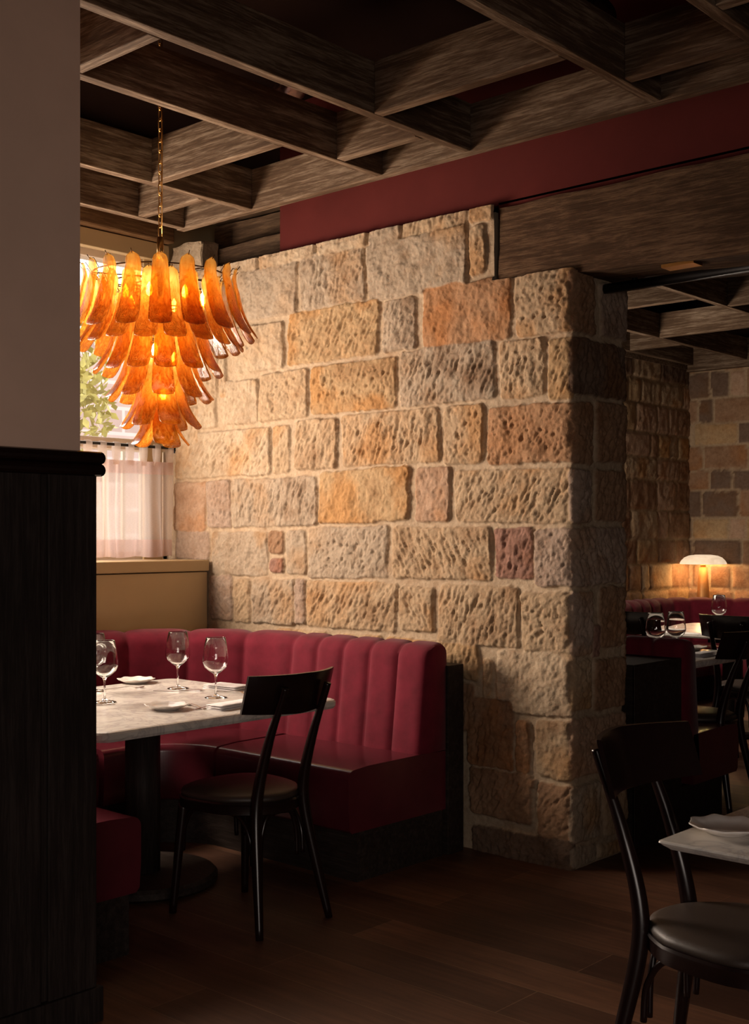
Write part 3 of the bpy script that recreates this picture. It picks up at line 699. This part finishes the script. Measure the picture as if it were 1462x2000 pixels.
t3 = table('bistro_table', 'marble table beyond the opening, directly behind the second booth', -4.05, -3.0, 5.60, 6.55)
t4 = table('bistro_table', 'farthest marble table, standing in front of the mushroom lamp', -4.36, -3.30, 7.6, 8.5)
# ---------------------------------------------------------------- chairs
def make_chair(label, loc, rz):
    t = thing('bentwood_chair', label, 'chair', loc, rz, 'dark bentwood dining chairs')
    m = MB(); k = 40; rings = []
    def outline(s):   # rounded trapezoid, wide at the front (+x)
        o = []
        for i in range(k):
            a = 2*PI*i/k; c, n = math.cos(a), math.sin(a); e = 2/2.6
            x = -.008+.215*abs(c)**e*(1 if c > 0 else -1); y = abs(n)**e*(1 if n > 0 else -1)*(.205+.028*(x/.205) - (.03 if x < -.1 else 0)*(-x-.1)/.105)
            o.append((x*s, y*s))
        return o
    def stack(lst, mat, name):
        mb = MB()
        for s, z in lst:
            for (x, y) in outline(s): mb.v.append((x, y, z))
        for r in range(len(lst)-1):
            for i in range(k): j = (i+1) % k; mb.f.append((r*k+i, r*k+j, (r+1)*k+j, (r+1)*k+i))
        mb.f.append(tuple(reversed(range(k)))); mb.f.append(tuple((len(lst)-1)*k+i for i in range(k)))
        return mb.build(name, mat, t, True)
    stack([(.96, .405), (1.0, .408), (1.0, .437), (1.015, .444), (1.0, .451)], chair_m, 'seat_frame').modifiers.new('e', 'EDGE_SPLIT').split_angle = math.radians(45)
    stack([(.97, .449), (.985, .458), (.96, .470), (.88, .478), (.6, .484), (.25, .486)], pad_m, 'seat')
    def zt(s):
        rp = crv([(-.275, s*.172, 0), (-.235, s*.145, .20), (-.200, s*.120, .40), (-.207, s*.110, .52), (-.255, s*.108, .68), (-.318, s*.105, .83), (-.333, s*.105, .870)], 6)
        n = len(rp); MB().tube(rp, [.0135+.0085*math.sin(PI*min(1, i/(n*.75))) for i in range(n)], 10).build('leg', chair_m, t, True)
        fp = crv([(.192, s*.178, 0), (.175, s*.165, .22), (.16, s*.15, .42)], 6)
        MB().tube(fp, [.0135+.007*i/12 for i in range(len(fp))], 10).build('leg', chair_m, t, True)
    zt(1); zt(-1)
    def arch(p, q, name='brace'):
        p, q = Vector(p), Vector(q); d = q-p
        P = [p+Vector((0, 0, -.17)), p+d*.03+Vector((0, 0, -.08)), p+d*.16+Vector((0, 0, -.012)), p+d*.36, p+d*.64, p+d*.84+Vector((0, 0, -.012)), p+d*.97+Vector((0, 0, -.08)), q+Vector((0, 0, -.17))]
        MB().tube(crv(P, 6), .0085, 8).build(name, chair_m, t, True)
    z = .402
    arch((.188, .132, z), (.188, -.132, z)); arch((.165, .152, z), (-.185, .125, z)); arch((.165, -.152, z), (-.185, -.125, z)); arch((-.19, -.09, z), (-.19, .09, z))
    # curved backrest board
    mb = MB(); n = 22
    for i in range(n+1):
        s = i/n*2-1; y = s*.208; x = -.312+.075*abs(s)**1.8; hz = .068+.006*(1-abs(s)); zc = .842+.004*s*s
        lean = .30; ang = .5*s*abs(s)
        for (u, w_) in ((-1, 1), (-.97, 1.25), (.9, 1.25), (1, 1.0), (1, -1.0), (.9, -1.25), (-.97, -1.25), (-1, -1)):
            zz = hz*u; th = .0075*w_*(1-.35*abs(s)**6)
            mb.v.append((x-zz*lean+th, y-th*ang*.5, zc+zz))
    for i in range(n):
        for q in range(8): r = (q+1) % 8; mb.f.append((i*8+q, i*8+r, (i+1)*8+r, (i+1)*8+q))
    mb.f.append(tuple(reversed(range(8)))); mb.f.append(tuple(n*8+q for q in range(8)))
    mb.build('backrest', chair_m, t, True).modifiers.new('e', 'EDGE_SPLIT').split_angle = math.radians(35)
    return t
ch = make_chair('dark bentwood chair pulled up to the booth table, its curved back towards the viewer', (-3.35, 2.995, 0), PI)
dup(ch, (-1.275, 2.715, -.008), -.04, 'dark bentwood chair at the bottom right, closest to the viewer, beside the table corner')
dup(ch, (-2.99, 5.83, 0), PI+.03, 'dark bentwood chair at the right edge beyond the opening, in front of the booth table')
dup(ch, (-3.28, 7.13, 0), PI/2, 'black bentwood chair back beyond the opening, to the right of the two wine glasses')
dup(ch, (-3.93, 7.08, 0), PI/2, 'black bentwood chair back beyond the opening, half hidden by the stone wall end')
# ---------------------------------------------------------------- tableware
def make_glass(label, loc, group='tall empty wine glasses on the tables'):
    o_prof = [(0, 0), (.040, 0), (.041, .002), (.030, .005), (.010, .009), (.0045, .016), (.0038, .05), (.0040, .085), (.008, .098), (.024, .110), (.040, .126), (.047, .146), (.0468, .165), (.043, .20), (.0355, .246), (.0350, .2475),
              (.0344, .246), (.0418, .20), (.0456, .165), (.0458, .147), (.039, .128), (.023, .1125), (.008, .1025), (0, .1005)]
    g = MB().lathe([(a*1.14 if a > .006 else a, b) for a, b in o_prof], 40).build('wine_glass', wine_m, None, True, loc); return tag(g, label, 'wine glass', group)
g1 = make_glass('tall empty wine glass on the booth table, standing farthest back', (-4.152, 3.33, .731))
def gl(x, y, label):
    o = g1.copy(); C.objects.link(o); o.location = (x, y, .731); o['label'] = label; return o
gl(-3.801, 3.246, 'tall empty wine glass on the booth table, nearest to the dark chair back')
gl(-4.027, 2.859, 'tall empty wine glass by the dark pier, in front of another glass')
gl(-4.34, 3.03, 'tall empty wine glass on the booth table, mostly cut off by the dark pier')
gl(-3.23, 5.86, 'wine glass beyond the opening, left one of the pair behind the second booth')
gl(-3.20, 6.03, 'wine glass beyond the opening, right one of the pair behind the second booth')
gl(-3.87, 7.92, 'wine glass on the farthest table below the mushroom lamp')
gl(-3.62, 8.3, 'wine glass at the right edge of the picture on the farthest table')
def make_plate(label, loc, s=1):
    mod = lambda a, r, z: (r*(1+(.035*math.cos(8*a)+.012*math.cos(16*a) if r > .06 else 0)), z+(.0015*math.cos(8*a) if r > .07 else 0))
    p = MB().lathe([(0, 0), (.045, 0), (.048, .003), (.066, .010), (.082, .018), (.083, .0205), (.080, .0208), (.064, .0135), (.046, .006), (0, .005)], 96, mod=mod).build('side_plate', ceramic, None, True, loc)
    p.scale = (s, s, s); return tag(p, label, 'plate', 'white scalloped side plates')
pA = make_plate('small white scalloped plate at the near edge of the booth table', (-3.69, 2.905, .7305))
def plt(x, y, label, s=1):
    o = pA.copy(); C.objects.link(o); o.location = (x, y, .7305); o['label'] = label; o.scale = (s, s, s); return o
plt(-4.45, 3.33, 'small white scalloped plate at the far edge of the booth table')
plt(-1.225, 2.545, 'white scalloped plate on the table corner at the bottom right')
plt(-3.32, 6.44, 'white plate beyond the opening, on the table behind the second booth', 1.1)
plt(-3.92, 8.25, 'white plate on the farthest table, left of the glass', 1.2)
plt(-3.50, 8.05, 'white plate on the farthest table, right of the glass', 1.2)
plt(-3.62, 3.46, 'white plate on the booth table, nearly hidden behind the chair back', .9)
def make_napkin(label, loc, rz, lx=.21, ly=.085):
    m = MB(); nx, ny = 14, 8
    lay = [(0, lx, 0, ly, .0), (.0, lx*.98, .002, ly*.97, .008), (.004, lx*.965, .0, ly*.985, .016)]
    r = random.Random(int(abs(loc[0])*100))
    for (x0, x1, y0, y1, z) in lay:
        n = len(m.v)
        for i in range(nx+1):
            for j in range(ny+1):
                x = x0+(x1-x0)*i/nx-lx/2; y = y0+(y1-y0)*j/ny-ly/2; e = min(i, nx-i, 2)/2*min(j, ny-j, 2)/2
                m.v.append((x, y, z+.0015+.0035*e+r.uniform(0, .0007)))
        for i in range(nx+1):
            for j in range(ny+1):
                v = m.v[n+i*(ny+1)+j]; m.v.append((v[0], v[1], z))
        k = (nx+1)*(ny+1)
        for i in range(nx):
            for j in range(ny):
                a = n+i*(ny+1)+j; b = a+ny+1
                m.f.append((a, b, b+1, a+1)); m.f.append((a+k, a+k+1, b+k+1, b+k))
        for i in range(nx):
            a = n+i*(ny+1); b = a+ny+1; m.f.append((a, a+k, b+k, b)); m.f.append((a+ny, b+ny, b+ny+k, a+ny+k))
        for j in range(ny):
            a = n+j; m.f.append((a, a+1, a+1+k, a+k)); a = n+nx*(ny+1)+j; m.f.append((a, a+k, a+1+k, a+1))
    return tag(m.build('napkin', linen, None, True, loc, rot=(0, 0, rz)), label, 'napkin', 'folded white napkins')
make_napkin('folded white napkin on the booth table, beside the fork nearest the chair', (-3.545, 3.11, .7305), PI/2+.1)
make_napkin('folded white napkin towards the far side of the booth table', (-3.98, 3.47, .7305), .1, .2, .11)
make_napkin('folded white napkin beside the dark pier on the booth table', (-4.40, 2.94, .7305), PI/2, .17, .09)
make_napkin('folded white napkin on the table at the bottom right', (-1.135, 2.80, .7305), PI/2-.1, .2, .10)
make_napkin('folded white napkin beyond the opening on the table behind the second booth', (-3.12, 6.18, .7305), PI/2)
make_napkin('folded white napkin on the farthest table', (-3.62, 7.78, .7305), .1)
def strip(pts, wd, th=.0012, taper=None):
    m = MB(); P = [Vector(p) for p in pts]; n = len(P)
    for i, p in enumerate(P):
        w_ = wd[i]/2
        for (a, b) in ((-1, -1), (1, -1), (1, 1), (-1, 1)): m.v.append((p.x, p.y+a*w_, p.z+b*th+th))
    for i in range(n-1):
        for q in range(4): r = (q+1) % 4; m.f.append((i*4+q, i*4+r, (i+1)*4+r, (i+1)*4+q))
    m.f.append((3, 2, 1, 0)); m.f.append(tuple((n-1)*4+q for q in range(4))); return m
def make_fork(label, loc, rz):
    m = strip([(-.1, 0, .0), (-.06, 0, .001), (0, 0, .007), (.03, 0, .006), (.045, 0, .001), (.055, 0, .0)], [.012, .008, .005, .006, .018, .022])
    for k in range(4):
        y = -.0085+k*.0057; n = len(m.v); t = strip([(.055, y, 0), (.08, y, .001), (.1, y, .006)], [.0028, .0024, .0016], .0008)
        m.v += t.v; m.f += [tuple(n+i for i in f) for f in t.f]
    return tag(m.build('fork', steel, None, False, loc, rot=(0, 0, rz)), label, 'fork')
def make_knife(label, loc, rz):
    m = strip([(-.11, 0, .002), (-.05, 0, .002), (0, 0, .002), (.005, 0, .002), (.04, 0, .001), (.09, -.002, .001), (.11, -.006, .001)], [.010, .011, .008, .014, .018, .016, .003])
    return tag(m.build('knife', steel, None, False, loc, rot=(0, 0, rz)), label, 'knife')
def make_spoon(label, loc, rz):
    m = strip([(-.1, 0, 0), (-.05, 0, .002), (.03, 0, .008), (.045, 0, .006), (.06, 0, .001), (.075, 0, 0), (.09, 0, .002), (.098, 0, .005)], [.012, .008, .005, .010, .028, .034, .024, .006])
    return tag(m.build('spoon', steel, None, False, loc, rot=(0, 0, rz)), label, 'spoon')
make_fork('silver fork lying beside the near plate, its prongs behind the plate', (-3.665, 3.02, .7305), 2.9)
make_knife('silver knife beside the folded napkin nearest the chair', (-3.62, 3.07, .7305), PI/2+.3)
make_knife('silver knife behind the wine glasses, pointing at the far napkin', (-4.08, 3.28, .7305), .85)
make_fork('silver fork in front of the far napkin', (-3.86, 3.40, .7305), .2)
make_spoon('silver spoon between the pier side napkin and the far plate', (-4.32, 3.16, .7305), 1.2)
make_knife('silver knife beside the foot of the glass by the pier', (-3.99, 2.75, .7305), 1.1)
# ---------------------------------------------------------------- mushroom lamp
lm = thing('mushroom_table_lamp', 'mushroom lamp with glowing alabaster shade on tapered brass base behind the far booth', 'lamp', (-5.19, 10.3, .80))
MB().lathe([(0, 0), (.058, 0), (.058, .004), (.036, .30), (.028, .305), (.024, .305), (0, .305)], 24, mod=lambda a, r, z: (r*(1+.04*abs(math.sin(9*a))), z)).build('base', plain('satin_brass', (.50, .27, .10), .5, .6, bmp=0), lm, True)
MB().lathe([(0, .305), (.024, .305), (.024, .335), (.010, .337), (.010, .36), (0, .36)], 16).build('collar', brass, lm, True)
dome = [(.208, .332), (.212, .338), (.20, .362), (.17, .392), (.13, .410), (.07, .418), (0, .418), (0, .41), (.07, .41), (.125, .402), (.165, .384), (.195, .356), (.204, .334), (.208, .332)]
MB().lathe(dome, 48).build('lamp_shade', emis('alabaster', (1.0, .76, .52), .8), lm, True)
point('mushroom_lamp_bulb', (-5.19, 10.3, 1.125), 36, (1.0, .62, .28), .03)
# ---------------------------------------------------------------- curtain
cu = thing('cafe_curtain', 'sheer pinkish linen cafe curtain with tabs on a black rod across the lower window', 'curtain', (-5.36, 3.75, 1.28))
def drape(z0, z1, mat, name, off=0, y0=-.55, y1=.515):
    m = MB(); n = 160; k = 10
    for i in range(n+1):
        y = y0+(y1-y0)*i/n; fo = .012*math.sin(y*29+1)+.007*math.sin(y*67)+.004*math.sin(y*113)
        for j in range(k+1):
            z = z0+(z1-z0)*j/k; m.v.append((fo*(1.3-.5*z/.52)+off, y+.012*math.sin(y*20+z*6)*(1-z/.52), z+.004*math.sin(y*30) if z0 < .01 and j == 0 else z))
    for i in range(n):
        for j in range(k): a = i*(k+1)+j; b = a+k+1; m.f.append((a, b, b+1, a+1))
    return m.build(name, mat, cu, True)
drape(.095, .455, sheer_m, 'curtain_panel'); drape(.0, .095, hem_m, 'hem'); drape(.455, .525, hem_m, 'heading')
for i in range(12):
    y = -.5+i*.09
    P = [(-.0, .5), (-.012, .56), (-.014, .61), (0, .622), (.014, .61), (.012, .56), (.0, .5)]
    m = MB()
    for (x, z) in P: m.v += [(x, y-.02, z), (x, y+.02, z)]
    for q in range(len(P)-1): m.f.append((q*2, q*2+1, q*2+3, q*2+2))
    m.build('tab', sheer_m, cu, True)
cr = thing('curtain_rod', 'black curtain rod with disc end across the lower window', 'rod', (-5.36, 3.75, 1.887))
MB().tube([(0, -1.4, 0), (0, .53, 0)], .0085, 12).build('pole', darkmet, cr, True)
MB().tube([(0, .528, 0), (0, .541, 0)], .028, 20).build('end_disc', darkmet, cr, True)
# ---------------------------------------------------------------- chandelier
CHX, CHY = -3.89, 3.03
cd = thing('chandelier', 'tiered amber glass petal chandelier hanging on a brass chain over the booth table', 'chandelier', (CHX, CHY, 3.2))
def petal(length, flare, wd=.083, seed=0):
    m = MB(); n = 20; k = 10; r = random.Random(seed)
    P = []
    for i in range(n+1):
        t = i/n; z = -length*(t-.06*t**4); x = .004-.012*math.sin(min(t*3, 1)*PI)*.6+flare*(t**2.4)
        wl = wd*1.11*(.62+.38*min(1, t*1.15))*(math.sqrt(max(0, 1-(1-min(1, t/.11))**2)) if t < .11 else 1)
        if t > .93: wl *= 1-.14*((t-.93)/.07)**2
        P.append((x, z, max(wl, .004)))
    for sgn in (1, -1):
        for i, (x, z, wl) in enumerate(P):
            x0, z0, _ = P[max(i-1, 0)]; x1, z1, _ = P[min(i+1, n)]; dx, dz = x1-x0, z1-z0; l = math.hypot(dx, dz); nx_, nz_ = -dz/l, dx/l
            for j in range(k+1):
                s = j/k*2-1; cv = -.16*wl*(s*s)*(1-.75*i/n)*(.9 if i > 2 else .5); th = sgn*.0022
                dip = -.006*(1-s*s) if i == n else 0
                m.v.append((x+cv*1.0+nx_*th, s*wl/2*(1-.04*s*s), z+nz_*th+dip))
    K = (n+1)*(k+1)
    for i in range(n):
        for j in range(k):
            a = i*(k+1)+j; b = a+k+1
            m.f.append((a, a+1, b+1, b)); m.f.append((a+K, b+K, b+K+1, a+K+1))
    for i in range(n):
        a = i*(k+1); b = a+k+1; m.f.append((a, b, b+K, a+K)); m.f.append((a+k, a+k+K, b+k+K, b+k))
    for j in range(k):
        m.f.append((j, j+K, j+1+K, j+1)); a = n*(k+1)+j; m.f.append((a, a+1, a+1+K, a+K))
    return m
TIERS = [(18, .305, 2.475, .295, .075, 0.0, .084), (18, .245, 2.435, .300, .085, .5, .082), (14, .175, 2.335, .300, .080, 0.2, .084), (10, .125, 2.22, .29, .085, .1, .084), (8, .075, 2.105, .285, .080, .35, .084), (5, .035, 2.02, .27, .075, .12, .080)]
hk = MB()
BASEANG = math.atan2(-CHY, -CHX)
for ti, (cnt, r, zt_, ln, fl, off, wd) in enumerate(TIERS):
    base = petal(ln, fl, wd, ti); proto = None
    for i in range(cnt):
        a = BASEANG+2*PI*(i+off)/cnt; loc = (r*math.cos(a), r*math.sin(a), zt_-3.2)
        if proto is None: proto = o = base.build('glass_petal', amber_m, cd, True, loc)
        else: o = proto.copy(); C.objects.link(o); o.location = loc
        o.rotation_euler = (0, random.Random(i*7+ti).uniform(-.03, .03), a)
        if ti < 2:
            ca, sa = math.cos(a), math.sin(a); zz = loc[2]-.018
            hr = r-(.035 if ti == 0 else .03)
            hk.tube([(hr*ca, hr*sa, zz-.017), ((r-.012)*ca, (r-.012)*sa, zz+.018), ((r+.006)*ca, (r+.006)*sa, zz+.012), ((r+.016)*ca, (r+.016)*sa, zz+.026)], .0018, 6)
for r, z in ((.30, 2.44), (.245, 2.40), (.18, 2.30), (.13, 2.19), (.08, 2.08)):
    hk.tube([((r-.03)*math.cos(a), (r-.03)*math.sin(a), z-3.2) for a in [2*PI*i/40 for i in range(40)]], .003, 6, closed=True)
    for i in range(6):
        a = 2*PI*i/6; hk.tube([(0, 0, z-3.2), ((r-.03)*math.cos(a), (r-.03)*math.sin(a), z-3.2)], .0028, 6)
hk.build('wire_frame', plain('bronze_wire', (.12, .06, .02), .35, .9), cd, True)
MB().tube([(0, 0, 1.98-3.2), (0, 0, 2.53-3.2)], .009, 12).tube([(0, 0, 2.50-3.2), (0, 0, 2.60-3.2)], .014, 12).build('stem', brass, cd, True)
chn = MB(); z = 2.60-3.2; i = 0
while z < .40:
    P = []
    for q in range(14):
        a = 2*PI*q/14; w_ = .0085*math.cos(a); h_ = .022*math.sin(a)+.006*(1 if math.sin(a) > 0 else -1)
        P.append((w_, 0, z+.024+h_) if i % 2 else (0, w_, z+.024+h_))
    chn.tube(P, .0024, 6, closed=True); z += .043; i += 1
chn.tube([(.012, .0, -.6), (.010, .004, -.3), (.012, 0, .42)], .0016, 5)
chn.build('chain', brass, cd, True)
bulbm = emis('warm_bulb', (1.0, .78, .48), 45)
bl = [(.17, a, 2.36) for a in (-.9, -.25, .6, 1.7, 2.8, 3.9)]+[(.07, -.3, 2.14), (.07, 2.2, 2.12), (.03, .4, 1.97)]
for i, (r, a, z) in enumerate(bl):
    a += BASEANG; x, y = r*math.cos(a), r*math.sin(a)
    MB().lathe([(0, -.03), (.010, -.024), (.013, -.008), (.010, .010), (.003, .024), (0, .028)], 12, (x, y, z-3.2)).build('bulb', bulbm, cd, True)
    l = point('chandelier_bulb', (0, 0, 0), 1.45, (1.0, .78, .54), .02); l.parent = cd; l.location = (x, y, z-3.2)
